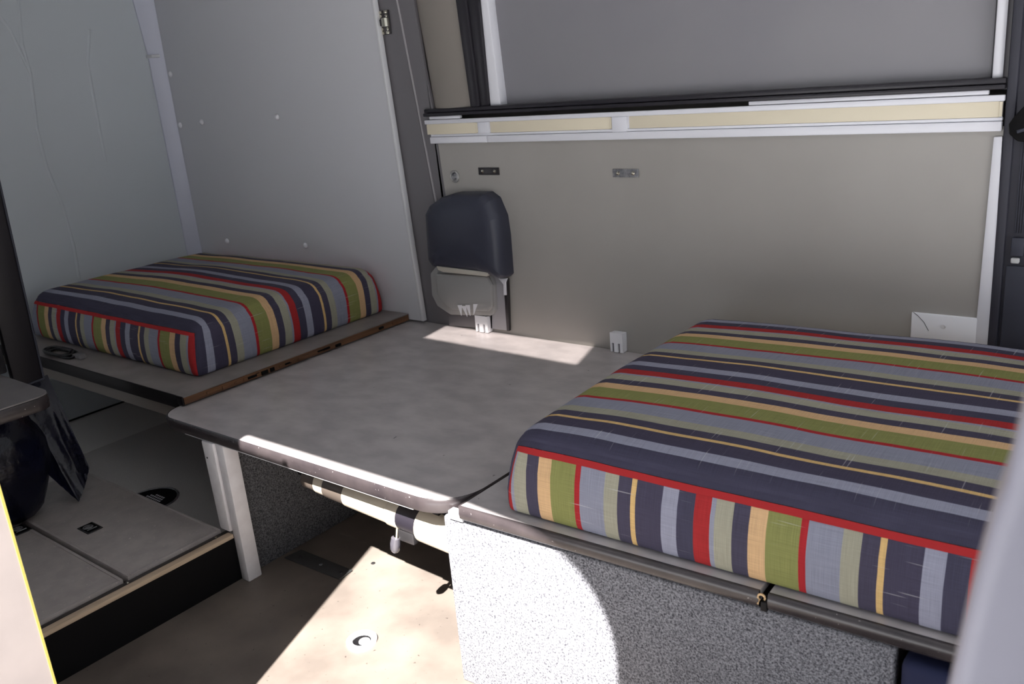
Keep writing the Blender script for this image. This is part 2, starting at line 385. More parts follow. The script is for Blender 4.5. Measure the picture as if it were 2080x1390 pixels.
# grey upright between niche and window pillar, its shade put into the colour
g = thing('partition_strip', 'grey upright strip, its shade painted in, with a thin pale seam, between hinged board and van wall', 'trim', (-0.35, 0.0, 0.48))
def sx(z): return -0.313 + (-0.383 + 0.313) * (z - 0.961) / (1.635 - 0.961)
obj('strip', prism([(-0.62, 0.0), (sx(0.0), 0.0), (sx(2.04), 2.04), (-0.62, 2.04)], 0.01, 'y', 0.0), M['grey_strip'], g)
obj('strip', prism([(sx(0.0), 0.0), (-0.245, 0.0), (-0.249, 0.95), (-0.264, 1.16), (-0.268, 1.27), (-0.285, 1.40), (-0.302, 1.63), (-0.33, 2.04), (sx(2.04), 2.04)], 0.012, 'y', 0.001), M['grey_strip'], g)
obj('seam', prism([(sx(0.8) - 0.002, 0.9), (sx(0.8) + 0.003, 0.9), (sx(2.04) + 0.003, 2.04), (sx(2.04) - 0.002, 2.04)], 0.005, 'y', -0.003), M['seam'], g)

# hinge with chrome knuckle
h = thing('hinge', 'small chrome and brass hinge at the top edge of the pale board', 'hinge', (-0.45, -0.01, 1.56))
c0 = at(780, 46, y=-0.004)
hx, hz = c0.x, c0.z
obj('leaf', box(hx - 0.026, hx + 0.030, -0.006, 0.0, hz - 0.040, hz + 0.040, 0.003), M['dark_steel'], h)
for s in (-1, 1):
    for dx in (-0.008, 0.018):
        obj('screw', lathe([(0.0058, 0), (0.0055, 0.003), (0, 0.004)], (hx + dx, -0.006, hz + s * 0.022), (0, -1, 0), 10), M['chrome'], h)
        obj('end_tab', box(hx + dx - 0.0075, hx + dx + 0.0075, -0.010, -0.005, hz + s * 0.034 - 0.005, hz + s * 0.034 + 0.005, 0.002), M['chrome'], h)
obj('knuckle', tube([(hx + 0.014, -0.010, hz - 0.014), (hx + 0.014, -0.010, hz + 0.014)], 0.014, 14), M['chrome'], h)
obj('arm', box(hx - 0.032, hx + 0.002, -0.013, -0.004, hz - 0.011, hz + 0.011, 0.002), M['dark_steel'], h)

# window pillar, seals, window
b = bmesh.new()   # rounded moulded pillar
n = 10; cols = []
for z in (1.262, 1.37, 1.50, 1.63, 1.80, 2.05):
    t = (z - 1.262) / 0.37
    xa = -0.266 - 0.036 * t; xb = -0.084 - 0.019 * t
    row = []
    for k in range(n + 1):
        s = k / n; x = xa + (xb - xa) * s
        y = 0.012 - 0.023 * math.sin(math.pi * min(1, s * 1.0)) ** 0.6
        row.append(b.verts.new((x, y, z)))
    cols.append(row)
for A, B in zip(cols, cols[1:]):
    for k in range(n): b.faces.new((A[k], A[k + 1], B[k + 1], B[k]))
ret = bmesh.ops.extrude_face_region(b, geom=b.faces[:])
for v in [v for v in ret['geom'] if isinstance(v, bmesh.types.BMVert)]: v.co.y = 0.07
pl = struct('trim_2', b, M['pillar']); pl['label'] = 'taupe rounded pillar beside the window'
def slant(x0, x1, x2, x3, z0=1.262, z1=2.05, y0=0.0, d=0.02, r=0.003):
    """upright bar: x0..x1 at height 1.262 and x2..x3 at height 1.60, continued to the roof"""
    k = (z1 - 1.262) / 0.338
    return prism([(x0, z0), (x1, z0), (x1 + (x3 - x1) * k, z1), (x0 + (x2 - x0) * k, z1)], d, 'y', y0, r=r)
win = thing('window', 'wide side window blanked off with a plain grey board in a white frame', 'window', (0.75, 0.03, 1.26)); win['kind'] = 'structure'
win.name = 'window_1'
del win['category']
obj('blank_panel', box(0.02, 1.49, 0.040, 0.052, 1.255, 2.04), M['window_grey'], win)
o = obj('frame_upright', slant(-0.012, 0.034, -0.014, 0.018, y0=0.004, d=0.045, r=0.012), M['white_paint'], win); o['label'] = 'rounded white left frame upright'
o = obj('frame_upright', box(1.478, 1.503, 0.004, 0.045, 1.255, 2.04, 0.006), M['white_paint'], win); o['label'] = 'right white frame upright'
o = obj('inner_bead', box(1.468, 1.474, 0.032, 0.041, 1.265, 2.04, 0.002), M['window_grey'], win)
o = obj('seal', box(1.4745, 1.479, 0.012, 0.040, 1.262, 2.04, 0.002), M['black_rubber'], win); o['label'] = 'thin dark seal line'
o = obj('seal', slant(-0.086, -0.045, -0.106, -0.060, y0=-0.012, d=0.05, r=0.008), M['black_rubber'], win); o['label'] = 'outer lip of black rubber window seal'
o = obj('seal', slant(-0.047, -0.010, -0.062, -0.013, y0=-0.004, d=0.05, r=0.006), M['black_rubber'], win); o['label'] = 'inner lip of black rubber window seal'
o = obj('seal', box(1.502, 1.53, -0.006, 0.04, 1.24, 2.04, 0.004), M['black_rubber'], win); o['label'] = 'right black rubber seal'
b = bmesh.new(); box(-0.300, 1.512, -0.020, 0.040, 1.243, 1.254, 0.003, bm=b); box(-0.300, 1.512, -0.014, 0.040, 1.2545, 1.268, 0.004, bm=b)
o = obj('sill', b, M['black_rubber'], win); o['label'] = 'black ribbed sill ledge'
o = obj('sill_strip', box(-0.278, -0.135, -0.013, 0.0, 1.2325, 1.2425, 0.002), M['white_paint'], win)
o = obj('sill_strip', box(0.9, 1.478, -0.013, 0.0, 1.2325, 1.2425, 0.002), M['white_paint'], win)

# white rail with cream inserts below the window
rl = thing('panel_rail', 'long white slotted rail with three cream inserts below the window sill', 'rail', (0.6, -0.01, 1.19))
obj('backing', box(-0.285, 1.508, -0.006, -0.001, 1.152, 1.226), M['white_paint'], rl)
obj('top_rail', box(-0.303, 1.512, -0.014, -0.001, 1.2165, 1.231, 0.003), M['white_paint'], rl)
obj('middle_rail', box(-0.277, 1.510, -0.012, -0.001, 1.1735, 1.181, 0.002), M['white_paint'], rl)
o = obj('bottom_rail', box(-0.283, -0.0225, -0.016, -0.001, 1.150, 1.1725, 0.003), M['white_paint'], rl)
o = obj('bottom_rail', box(-0.021, 1.510, -0.016, -0.001, 1.150, 1.1725, 0.003), M['white_paint'], rl)
obj('upright', box(-0.062, -0.012, -0.011, -0.001, 1.1725, 1.2165, 0.002), M['white_paint'], rl)
obj('upright', box(0.468, 0.520, -0.014, -0.001, 1.1725, 1.2165, 0.002), M['white_paint'], rl)
for x0, x1 in ((-0.297, -0.069), (-0.008, 0.460), (0.526, 1.502)):
    obj('cream_insert', box(x0, x1, -0.0105 if x0 < -0.2 else -0.009, -0.005, 1.1812, 1.217, 0.001), M['cream'], rl)
    obj('slot_end', box(x1, x1 + 0.006, -0.0115, -0.005, 1.183, 1.2155), M['cream'], rl)

# bright upright trim on the right of the wall board
b = prism([(at(2020, 278, y=0).x, 1.137), (1.512, 1.138), (1.519, 0.60), (1.484, 0.60)], 0.008, 'y', -0.009, r=0.002)
tr = struct('trim_3', b, M['white_paint']); tr['label'] = 'white tapering strip at the right edge of the wall board'

# dark cab pillar on the right with belt guide and buckle
cp = thing('cab_pillar', 'dark charcoal moulded cab pillar at the right edge of the wall', 'pillar', (1.6, 0.0, 0.5))
b = bmesh.new()
box(1.513, 1.535, -0.012, 0.03, 0.0, 2.04, 0.006, bm=b); box(1.530, 2.6, -0.004, 0.03, 0.0, 2.04, 0.004, bm=b)
obj('trim_body', b, M['charcoal'], cp)
for k in range(4):
    x = 1.552 + k * 0.005
    obj('rib', box(x, x + 0.0022, -0.007, -0.003, 0.915, 1.14, 0.0008), M['charcoal2'], cp)
obj('lower_cover', box(1.541, 1.64, -0.010, -0.003, 0.50, 0.838, 0.003), M['charcoal2'], cp)
obj('buckle_pad', box(1.548, 1.575, -0.014, -0.003, 0.862, 0.906, 0.003), M['charcoal2'], cp)
o = obj('release_tab', box(1.550, 1.568, -0.016, -0.004, 0.845, 0.858, 0.003), mat('pale tab', (190, 190, 190), 0.5), cp); o['label'] = 'small pale grey tab'
gp = [at(a, c, y=-0.03) for a, c in ((2100, 195), (2062, 235), (2049, 252), (2050, 272), (2066, 287), (2100, 291))]
obj('belt_guide', prism(round_poly([(p.x, p.z) for p in gp], [0, 0.01, 0.004, 0.006, 0.01, 0], 5), 0.03, 'y', -0.034, r=0.006), M['black'], cp)
obj('belt_slot', tube([at(2066, 268, y=-0.036), at(2085, 262, y=-0.036)], 0.004, 8), M['charcoal2'], cp)

# ------------------------------------------------------------------ wall fittings
for k, (x0, x1, lab) in enumerate(((-0.083, 0.008, 'dark steel fixing plate with two screws, near the dark headrest pad'),
                                   (0.456, 0.547, 'speckled zinc fixing plate with two screws, middle of the wall'))):
    t = thing('fixing_plate', lab, 'bracket', ((x0 + x1) / 2, 0, 1.04), 'fixing plates on the wall board')
    zc0, zc1 = (1.041, 1.066) if k == 0 else (1.037, 1.062)
    obj('plate', box(x0, x1, -0.004, -0.0005, zc0, zc1, 0.0012), M['dark_steel'] if k == 0 else M['steel'], t)
    for f in (0.22, 0.80):
        x = x0 + (x1 - x0) * f; zz = (zc0 + zc1) / 2
        obj('screw', lathe([(0.0065, 0), (0.006, 0.002), (0.002, 0.003), (0, 0.0015)], (x, -0.004, zz), (0, -1, 0), 12), M['chrome'], t)
t = thing('round_socket', 'small round metal socket on the wall above the dark headrest pad', 'socket', (-0.195, 0, 1.03))
obj('outer_ring', lathe([(0.021, 0), (0.021, 0.004), (0.017, 0.007), (0.014, 0.004), (0.014, 0.001)], (-0.195, -0.001, 1.035), (0, -1, 0), 28), M['housing'], t)
obj('centre', lathe([(0.0135, 0), (0.0135, 0.003), (0.009, 0.006), (0.006, 0.003), (0, 0.003)], (-0.195, -0.001, 1.035), (0, -1, 0), 24), M['steel'], t)

t = thing('blank_wall_plate', 'white blank outlet plate at the foot of the wall behind the striped bench cushion', 'outlet', (1.41, 0, 0.65))
obj('plate', box(1.335, 1.489, -0.010, -0.0005, 0.598, 0.702, 0.004), M['white_plastic'], t)
obj('screw', lathe([(0.006, 0), (0.0055, 0.0015), (0, 0.002)], (1.412, -0.010, 0.672), (0, -1, 0), 14), M['panel_edge'], t)
pts = [at(a, c, y=-0.0115) for a, c in ((1855, 634), (1865, 642), (1877, 655), (1886, 672))]
obj('hairline_crack', tube(pts, 0.0006, 5), M['black'], t)

# padded headrest on its moulded housing
hp = thing('padded_headrest', 'slate grey padded seat head over a moulded grey housing on the wall', 'headrest', (-0.17, -0.05, 0.5))
ol = [(870, 432), (878, 416), (900, 400), (925, 392), (988, 392), (1004, 404), (1019, 440), (1025, 480), (1031, 560), (1024, 566), (985, 552), (885, 541), (876, 528)]
P2 = [at(a, c, y=-0.035) for a, c in ol]
cx = sum(p.x for p in P2) / len(P2); cz = sum(p.z for p in P2) / len(P2)
b = bmesh.new(); rings = []
prof = [(1.0, 0.0), (1.0, -0.035), (0.985, -0.050), (0.94, -0.062), (0.82, -0.072), (0.6, -0.080), (0.3, -0.084)]
dense = round_poly([(p.x, p.z) for p in P2], [0.006] * len(P2), 3)
for s, y in prof: rings.append([b.verts.new((cx + (x - cx) * s, y, cz + (z - cz) * s)) for x, z in dense])
for A, B in zip(rings, rings[1:]):
    for i in range(len(A)): b.faces.new((A[i], A[(i + 1) % len(A)], B[(i + 1) % len(A)], B[i]))
b.faces.new(rings[-1]); b.faces.new(rings[0])
obj('pad', b, M['padded'], hp, 60)
def flat(name, pxs, y0, d, m, par, r=0.003, rr=0.0, label=None):
    q = [at(a, c, y=y0) for a, c in pxs]
    o = obj(name, prism(round_poly([(p.x, p.z) for p in q], rr, 4) if rr else [(p.x, p.z) for p in q], d, 'y', y0, r=r), m, par)
    if label: o['label'] = label
    return o
flat('housing', [(874, 556), (884, 543), (995, 556), (1002, 580), (1004, 632), (996, 642), (915, 640), (888, 622), (877, 600)], -0.030, 0.028, M['housing'], hp, 0.004, 0.012)
flat('housing_bulge', [(884, 556), (988, 562), (997, 580), (998, 626), (990, 634), (916, 630), (896, 616), (886, 596)], -0.046, 0.02, M['housing'], hp, 0.008, 0.012)
flat('ivory_strip', [(886, 541), (992, 554), (988, 562), (900, 553), (890, 549)], -0.066, 0.03, M['housing_strip'], hp, 0.0015)
flat('side_bracket', [(994, 553), (1008, 556), (1022, 574), (1030, 672), (996, 668)], -0.012, 0.009, M['bracket'], hp, 0.003)
flat('bracket_rim', [(1022, 572), (1031, 566), (1034, 673), (1029, 673)], -0.014, 0.012, M['dark_steel'], hp, 0.002)
flat('worn_edge', [(1012, 566), (1030, 566), (1027, 574), (1028, 600), (1023, 600), (1022, 578)], -0.018, 0.006, M['white_paint'], hp, 0.001)
flat('foot_plate', [(912, 640), (1000, 640), (1000, 668), (912, 662)], -0.012, 0.008, M['grey_strip'], hp, 0.001)
for a, c, dx in ((934, 634, 3), (942, 636, 7), (950, 634, 5), (966, 632, -4)):
    flat('torn_foil', [(a - 5, c - 14), (a + 4, c - 14), (a + dx, c + 8)], -0.049, 0.0015, M['white_plastic'], hp, 0)

# white clips standing at the back of the table
for a0, a1, z0, top, lab in ((967, 996, 0.48, 0.541, 'white plastic clip with two slots at back of table, lit by sun beside the headrest'),
                             (1238, 1268, 0.48, 0.545, 'white plastic clip with two slots at back of table, in shade near the big cushion')):
    xa = at(a0, 672, y=-0.03).x; xb = at(a1 - 5, 672, y=-0.03).x
    t = thing('slotted_clip', lab, 'clip', ((xa + xb) / 2, -0.02, 0.4805), 'white clips at the back of the table')
    wdt = xb - xa; zt = 0.4805
    b = bmesh.new()
    ts = [0, 0.13, 0.30, 0.62, 0.78, 1.0]; 
    for i in range(5):
        x0_ = xa + wdt * ts[i]; x1_ = xa + wdt * ts[i + 1]
        lowz = zt if i % 2 == 0 else zt + 0.030
        box(x0_ - 1e-5, x1_ + 1e-5, -0.030, -0.022, lowz, top, bm=b)
    obj('face', b, M['white_plastic'], t)
    obj('body', box(xa, xb, -0.022, -0.0010, zt, top - 0.001, 0.001), M['white_plastic'], t)
    obj('slot_shade', box(xa + wdt * 0.1, xb - wdt * 0.18, -0.0226, -0.0219, zt, top - 0.012), mat('slot shade grey', (96, 95, 96), 0.6), t)  # grey sheet painted as the shade inside the slots

# ------------------------------------------------------------------ table
tb = thing('folding_table', 'grey laminate table with thick dark rubber rim, between the two striped cushions', 'table', (0.1, -0.5, 0.0))
tp = [(-0.516, -0.004), (-0.516, -1.084), (0.690, -1.084), (0.690, -0.004)]
tin = round_poly(tp, [0.0, 0.075, 0.115, 0.0], 14)
def inset(poly, dd):
    return round_poly([(tp[0][0] + dd, tp[0][1]), (tp[1][0] + dd, tp[1][1] + dd), (tp[2][0] - dd, tp[2][1] + dd), (tp[3][0] - dd, tp[3][1])], [0, 0.075 - dd, 0.115 - dd, 0], 14)
ins = inset(tin, 0.004)
obj('top_board', prism(ins, 0.034, 'z', ZT - 0.036, r=0.0), M['laminate'], tb)
b = bmesh.new()
prof = [(0.004, ZT - 0.0025), (0.002, ZT - 0.0008), (-0.001, ZT - 0.0035), (-0.003, ZT - 0.012), (-0.003, ZT - 0.028), (0.0, ZT - 0.036), (0.006, ZT - 0.038)]
rows = [[b.verts.new((x, y, z)) for x, y in inset(None, dd)] for dd, z in prof]
for A, B in zip(rows, rows[1:]):
    for i in range(len(A) - 1): b.faces.new((A[i], A[i + 1], B[i + 1], B[i]))
obj('rubber_rim', b, M['rim'], tb, 50)
o = obj('lit_underlip', tube([(-0.38, -1.080, ZT - 0.0395), (0.56, -1.080, ZT - 0.0395)], 0.0016, 6), M['panel_edge'], tb); o['label'] = 'thin white strip for the lit underside along the lower edge'  # white strip painted for the light on the board's underside
# leg: square white post with a stepped rail
lx0, lx1, ly0, ly1 = -0.262, -0.176, -1.064, -1.030
b = prism([(-0.200, ly0), (lx1 + 0.006, ly0 + 0.0), (lx1 + 0.006, ly1), (-0.200, ly1)], 0.0, 'z', 0) if False else None
def taper(x0a, x1a, x0b, x1b, y0, y1, za, zb, r=0.004):
    b = bmesh.new(); v = [b.verts.new(p) for p in ((x0a, y0, za), (x1a, y0, za), (x1a, y1, za), (x0a, y1, za), (x0b, y0, zb), (x1b, y0, zb), (x1b, y1, zb), (x0b, y1, zb))]
    for f in ((0, 1, 2, 3), (4, 5, 6, 7), (0, 1, 5, 4), (1, 2, 6, 5), (2, 3, 7, 6), (3, 0, 4, 7)): b.faces.new([v[i] for i in f])
    bmesh.ops.recalc_face_normals(b, faces=b.faces); bevel(b, r); return b
leg_m = mat('chipped white paint', (240, 237, 238), 0.45, rgb2=(232, 228, 229), n_scale=30, bump=0.2, b_scale=60, b_dist=0.001)
obj('leg', taper(-0.230, -0.193, -0.230, -0.193, -1.081, -1.034, 0.0, ZT - 0.0385), leg_m, tb)
o = obj('leg_rail', taper(-0.283, -0.232, -0.290, -0.232, -1.088, -1.045, 0.158, ZT - 0.0385, 0.006), leg_m, tb)
o = obj('screw_hole', lathe([(0.003, 0), (0.003, 0.0006), (0, 0.0006)], (-0.272, -1.088, 0.39), (0, -1, 0), 8), M['black'], tb)

# stowed table tube beneath
ts = thing('stowed_table_post', 'cream telescopic table post with dark sleeve, stowed sideways under the table', 'post', (0.3, -1.0, 0.36))
Yp, Zp = -1.000, 0.366
def tz(x): return Zp - 0.045 * (x - 0.2)
def seg(name, x0, x1, r, m, lab=None):
    o = obj(name, tube([(x0, Yp, tz(x0)), (x0 + 0.002, Yp, tz(x0)), (x1 - 0.002, Yp, tz(x1)), (x1, Yp, tz(x1))], r, 28, radii=[r - 0.002, r, r, r - 0.002]), m, ts)
    if lab: o['label'] = lab
seg('tube_end', 0.070, 0.125, 0.029, M['tube_dark'])
seg('collar', 0.122, 0.165, 0.031, M['cream_tube'])
seg('sleeve', 0.160, 0.245, 0.033, M['tube_dark'], 'dark brown sleeve')
seg('tube', 0.240, 0.400, 0.035, M['cream_tube'], 'cream middle tube')
seg('collar', 0.400, 0.440, 0.038, M['cream_tube'])
seg('clamp', 0.436, 0.520, 0.037, M['black_rubber'], 'black clamp')
seg('tube', 0.510, 0.626, 0.046, M['cream_tube'], 'wider cream tube')
obj('knob_arm', box(0.435, 0.490, Yp - 0.030, Yp - 0.008, tz(0.46) - 0.056, tz(0.46) - 0.026, 0.004), M['dark_steel'], ts)
obj('knob_screw', tube([(0.430, Yp - 0.022, tz(0.43) - 0.020), (0.426, Yp - 0.026, tz(0.43) - 0.055)], 0.006, 10), M['chrome'], ts)
obj('knob', lathe([(0.006, 0.024), (0.012, 0.020), (0.014, 0.004), (0.013, -0.012), (0.008, -0.020), (0, -0.021)], (0.420, Yp - 0.028, tz(0.43) - 0.075), (0.15, 0.1, 1), 16),
    mat('clear grey knob', (70, 68, 74), 0.12, coat=0.4), ts)
obj('light_stop', box(0.03, 0.62, Yp - 0.004, Yp + 0.016, 0.372, ZT - 0.0385), M['black'], ts)  # added board, stops sun leaking between tube and table
for xk in (0.30, 0.56):
    obj('hanger', prism([(Yp - 0.01, tz(xk) + 0.024), (Yp + 0.01, tz(xk) + 0.024), (Yp + 0.02, ZT - 0.0365), (Yp - 0.02, ZT - 0.0365)], 0.02, 'x', xk - 0.01), M['dark_steel'], ts)

# ------------------------------------------------------------------ left shelf
sh = thing('plywood_shelf', 'grey topped plywood shelf carrying the left cushion, torn orange core at its right edge', 'shelf', (-1.2, -0.5, 0.48))
YS = -1.005; XS = -0.487
obj('top_sheet', box(XL + 0.001, XS, YS, -0.028, 0.507, 0.511, 0.001), M['laminate_shaded'], sh)
obj('plywood_core', box(XL + 0.001, XS - 0.002, YS + 0.002, -0.028, 0.484, 0.507), M['plywood'], sh)
obj('front_edge', box(XL + 0.001, -0.522, YS - 0.004, YS + 0.002, 0.468, 0.5105, 0.002), M['rim_black'], sh)
obj('front_edge', box(-0.5215, XS - 0.004, YS - 0.004, YS + 0.002, 0.4815, 0.5105, 0.001), M['rim_black'], sh)
obj('batten', box(XL + 0.001, -0.535, YS + 0.012, YS + 0.03, 0.420, 0.4835), M['under'], sh)
for k in range(26):      # torn splinters of veneer
    y = YS + 0.03 + random.random() * 0.9
    L = random.uniform(0.01, 0.05)
    o = obj('splinter', box(XS - 0.003, XS + random.uniform(0.0005, 0.003), y, y + L, 0.486 + random.random() * 0.008, 0.496 + random.random() * 0.006, 0), M['plywood'] if k % 3 else M['black'], sh)

# ------------------------------------------------------------------ cushions
def cushion(name, label, x0, x1, y0, y1, z0, z1, r, seam, crown, xfront_zero, dirx, step=0.012, sag=0.0):
    """box cushion: the cover, the front boxing below the seam, the red welt band"""
    root = thing(name, label, 'cushion', ((x0 + x1) / 2, (y0 + y1) / 2, z0))
    hx, hy, hz = (x1 - x0) / 2, (y1 - y0) / 2, (z1 - z0) / 2
    cc = Vector(((x0 + x1) / 2, (y0 + y1) / 2, (z0 + z1) / 2))
    nx, ny = int(2 * hx / 0.02), int(2 * hy / 0.02)
    zs = [z0, z0 + 0.008, z0 + 0.018, z0 + 0.03, z0 + 0.05, z0 + 0.07, z0 + 0.09, z0 + 0.11, seam - 0.015, seam - 0.007, seam, seam + 0.006, (seam + z1) / 2 + .004, z1 - 0.003, z1]
    zs = sorted(set(round(z, 4) for z in zs if z0 <= z <= z1))
    def fine(a, c, n):
        base = [a + (c - a) * i / n for i in range(n + 1)]
        ex = [a + d for d in (0.004, 0.01, 0.016, 0.026)] + [c - d for d in (0.004, 0.01, 0.016, 0.026)]
        return sorted(set(round(v, 5) for v in base + ex))
    xs = fine(x0, x1, nx); ys = fine(y0, y1, ny)
    rb = 0.014
    def place(q):
        k_ = max(0.0, min(1.0, ((q.z - z0) / (z1 - z0) - 0.15) / 0.75)); k_ = k_ * k_ * (3 - 2 * k_)
        rr = rb + (r - rb) * k_
        inner = Vector((max(x0 + rr, min(x1 - rr, q.x)), max(y0 + rr, min(y1 - rr, q.y)), max(z0 + rb, min(z1 - r, q.z))))
        d = q - inner
        rz = r if q.z > (z0 + z1) / 2 else rb          # ellipsoidal fillet: rr sideways, rz upwards
        dn = Vector((d.x / rr, d.y / rr, d.z / rz))
        if dn.length > 1e-9: dn.normalize()
        p = inner + Vector((dn.x * rr, dn.y * rr, dn.z * rz))
        u = (q.x - cc.x) / hx; v = (q.y - cc.y) / hy; t = (p.z - z0) / (z1 - z0)
        fx = (1 - u * u); fy = (1 - v * v)
        p.z += t * crown * (max(fx, 0) * max(fy, 0)) ** 0.45
        bul = math.sin(math.pi * max(0, min(1, t)) ** 0.75)
        if v < -0.85: p.y += 0.016 * t * t
        if abs(v) > 0.9: p.y += (1 if v > 0 else -1) * 0.012 * bul * max(fx, 0) ** 0.25
        if abs(u) > 0.95: p.x += (1 if u > 0 else -1) * 0.012 * bul * max(fy, 0) ** 0.25
        nzv = noise.noise(Vector((q.x * 5, q.y * 5, q.z * 8)) + cc)
        p.z += t * 0.004 * nzv + t * sag * noise.noise(Vector((q.x * 2.2, q.y * 3.0, 1.7)))
        if t > 0.2: p.y += 0.002 * noise.noise(q * 14)
        return p
    # quads grouped: 0 cover, 1 front boxing, 2 red welt
    sets = {0: [], 1: [], 2: []}
    def add(k, qs, uvs): sets[k].append((qs, uvs))
    zf = y0
    def topuv(q):
        d = (q.y - y0) + (z1 - seam)
        return (max(d * 1.0 - 0.030, 0.0005), q.x + q.z)
    for a, c in zip(xs, xs[1:]):
        for e, g_ in zip(ys, ys[1:]):
            for z in (z1, z0):
                qs = [Vector((a, e, z)), Vector((c, e, z)), Vector((c, g_, z)), Vector((a, g_, z))]
                add(0, qs, [topuv(q) for q in qs])
    for z_a, z_b in zip(zs, zs[1:]):
        for e, g_ in zip(ys, ys[1:]):
            for x in (x0, x1):
                qs = [Vector((x, e, z_a)), Vector((x, g_, z_a)), Vector((x, g_, z_b)), Vector((x, e, z_b))]
                add(0, qs, [(max(q.y - y0 + (z1 - seam) - 0.030, 0.0005), q.z) for q in qs])
        for a, c in zip(xs, xs[1:]):
            qs = [Vector((a, y1, z_a)), Vector((c, y1, z_a)), Vector((c, y1, z_b)), Vector((a, y1, z_b))]
            add(0, qs, [topuv(q) for q in qs])
            qs = [Vector((a, y0, z_a)), Vector((c, y0, z_a)), Vector((c, y0, z_b)), Vector((a, y0, z_b))]
            if z_a >= seam - 1e-4: add(0, qs, [(max(q.z - seam - 0.030, 0.0005), q.x) for q in qs])
            elif z_a >= seam - 0.0155: add(2, qs, [(q.x, q.z) for q in qs])
            else: add(1, qs, [(dirx * (q.x - xfront_zero) + 4 * 0.449, q.z) for q in qs])
    for k, nm, m in ((0, 'cover', M['stripe_top']), (1, 'front_boxing', M['stripe_front']), (2, 'red_band', M['red_band'])):
        verts = {}; vl = []; faces = []; uvl = []
        for qs, uvs in sets[k]:
            idx = []
            for q in qs:
                key = (round(q.x, 5), round(q.y, 5), round(q.z, 5))
                if key not in verts:
                    verts[key] = len(vl); p = place(q)
                    if k == 2: p = p + Vector((0, -0.0015, 0))
                    vl.append(p)
                idx.append(verts[key])
            faces.append(idx); uvl.extend(uvs)
        me = bpy.data.meshes.new(nm); me.from_pydata([tuple(v) for v in vl], [], faces)
        uvlay = me.uv_layers.new(name='UVMap')
        for i, uvv in enumerate(uvl): uvlay.data[i].uv = uvv
        me.polygons.foreach_set('use_smooth', [True] * len(me.polygons))
        bm = bmesh.new(); bm.from_mesh(me); bmesh.ops.recalc_face_normals(bm, faces=bm.faces)
        if k != 0:
            # an open strip: make sure it faces outwards (towards -Y)
            s = sum(f.normal.y for f in bm.faces)
            if s > 0: bmesh.ops.reverse_faces(bm, faces=bm.faces)
        bm.to_mesh(me); bm.free()
        me.materials.append(m)
        o = bpy.data.objects.new(nm, me); C.objects.link(o); o.parent = root; o.matrix_parent_inverse = Matrix.Translation(-root.location)
        if k == 2: o['label'] = 'red band along the front seam'
    return root
cushion('seat_cushion', 'thick striped cushion on the plywood shelf in the left corner', -1.775, -0.606, -0.876, -0.046, 0.5115, 0.690, 0.058, 0.668, 0.016, -0.604, -1, sag=0.008)
cushion('seat_cushion', 'long striped cushion on the right bench, nearest the camera', 0.802, 1.99, -1.029, -0.085, 0.487, 0.668, 0.060, 0.647, 0.018, 1.238, 1, sag=0.004)
rc_ = [o for o in bpy.data.objects if o.name == 'seat_cushion.001'][0]
rc_.rotation_euler.z = math.radians(1.6)
lc = [o for o in bpy.data.objects if o.name.startswith('seat_cushion')]
for o in lc: o['group'] = 'striped seat cushions'

# ------------------------------------------------------------------ right bench
bn = thing('bench', 'right bench box clad in grey flecked carpet with dark rimmed laminate top boards', 'bench', (0.706, -1.08, 0.0))
DY = -0.016
XB0, XB1, YB = 0.642, 1.604, -1.066
obj('carpet_front', box(XB0, XB1, YB, YB + 0.022, 0.0, 0.4415, 0.006, 3), M['carpet'], bn)
obj('carpet_side', prism([(XB0, YB + 0.0225), (XB0 + 0.02, YB + 0.0225), (XB0 + 0.105, -0.06), (XB0 + 0.085, -0.06)], 0.4405, 'z', 0.0, r=0.004), M['carpet'], bn)
obj('corner_post', box(0.664, 0.704, YB - 0.006, YB + 0.014, 0.4417, 0.462, 0.002), M['white_paint'], bn)
obj('box_rail', box(XB0 + 0.11, XB1 - 0.002, YB + 0.03, -0.08, 0.36, 0.4405), M['under'], bn)
for x0_, x1_ in ((0.706, 1.381), (1.397, 1.995)):
    bd = obj('top_board', prism([(x0_, -1.058 + DY), (x1_, -1.058 + DY), (x1_, -0.06), (x0_ + (0.045 if x0_ < 1 else 0), -0.06)], 0.022, 'z', 0.4635, r=0.0012), M['laminate'], bn)
    prf = [(-1.058, 0.4855), (-1.062, 0.4853), (-1.0665, 0.481), (-1.068, 0.470), (-1.066, 0.458), (-1.060, 0.4515), (-1.050, 0.4495), (-1.050, 0.4632), (-1.058, 0.4634)]
    prf = [(a + DY, c) for a, c in prf]
    obj('edge_trim', prism(prf, x1_ - x0_, 'x', x0_), M['rim'], bn, 50)
    if x0_ < 1: obj('edge_trim', prism([(x0_ - 0.004, -1.078), (x0_, -1.080), (x0_, -0.99), (x0_ - 0.004, -0.99)], 0.020, 'z', 0.465), M['rim'], bn)
# curl of exposed trim in the gap between the boards
pts = []
for k in range(15):
    a = -0.5 + k / 14 * 4.6
    rr = 0.0062
    pts.append((1.386 + rr * math.cos(a), -1.082, 0.476 + rr * math.sin(a)))
pts.append((1.3795, -1.083, 0.462))
obj('trim_curl', tube(pts, 0.0020, 8), mat('tan trim curl', (214, 180, 136), 0.6), bn)
obj('gap_filler', box(1.3812, 1.3968, -1.064, -0.07, 0.4490, 0.472), M['black'], bn)
obj('gap_trim', box(1.383, 1.395, -1.080, -1.066, 0.447, 0.466, 0.002), M['rim_black'], bn)

bn.rotation_euler.z = math.radians(2.3)
nb = obj('seat_base_cover', box(1.612, 2.2, -1.045, -0.4, 0.0, 0.432, 0.02, 4), M['navy_cloth'])
tag(nb, 'dark blue cloth covered base below the right end of the bench top', 'seat base')

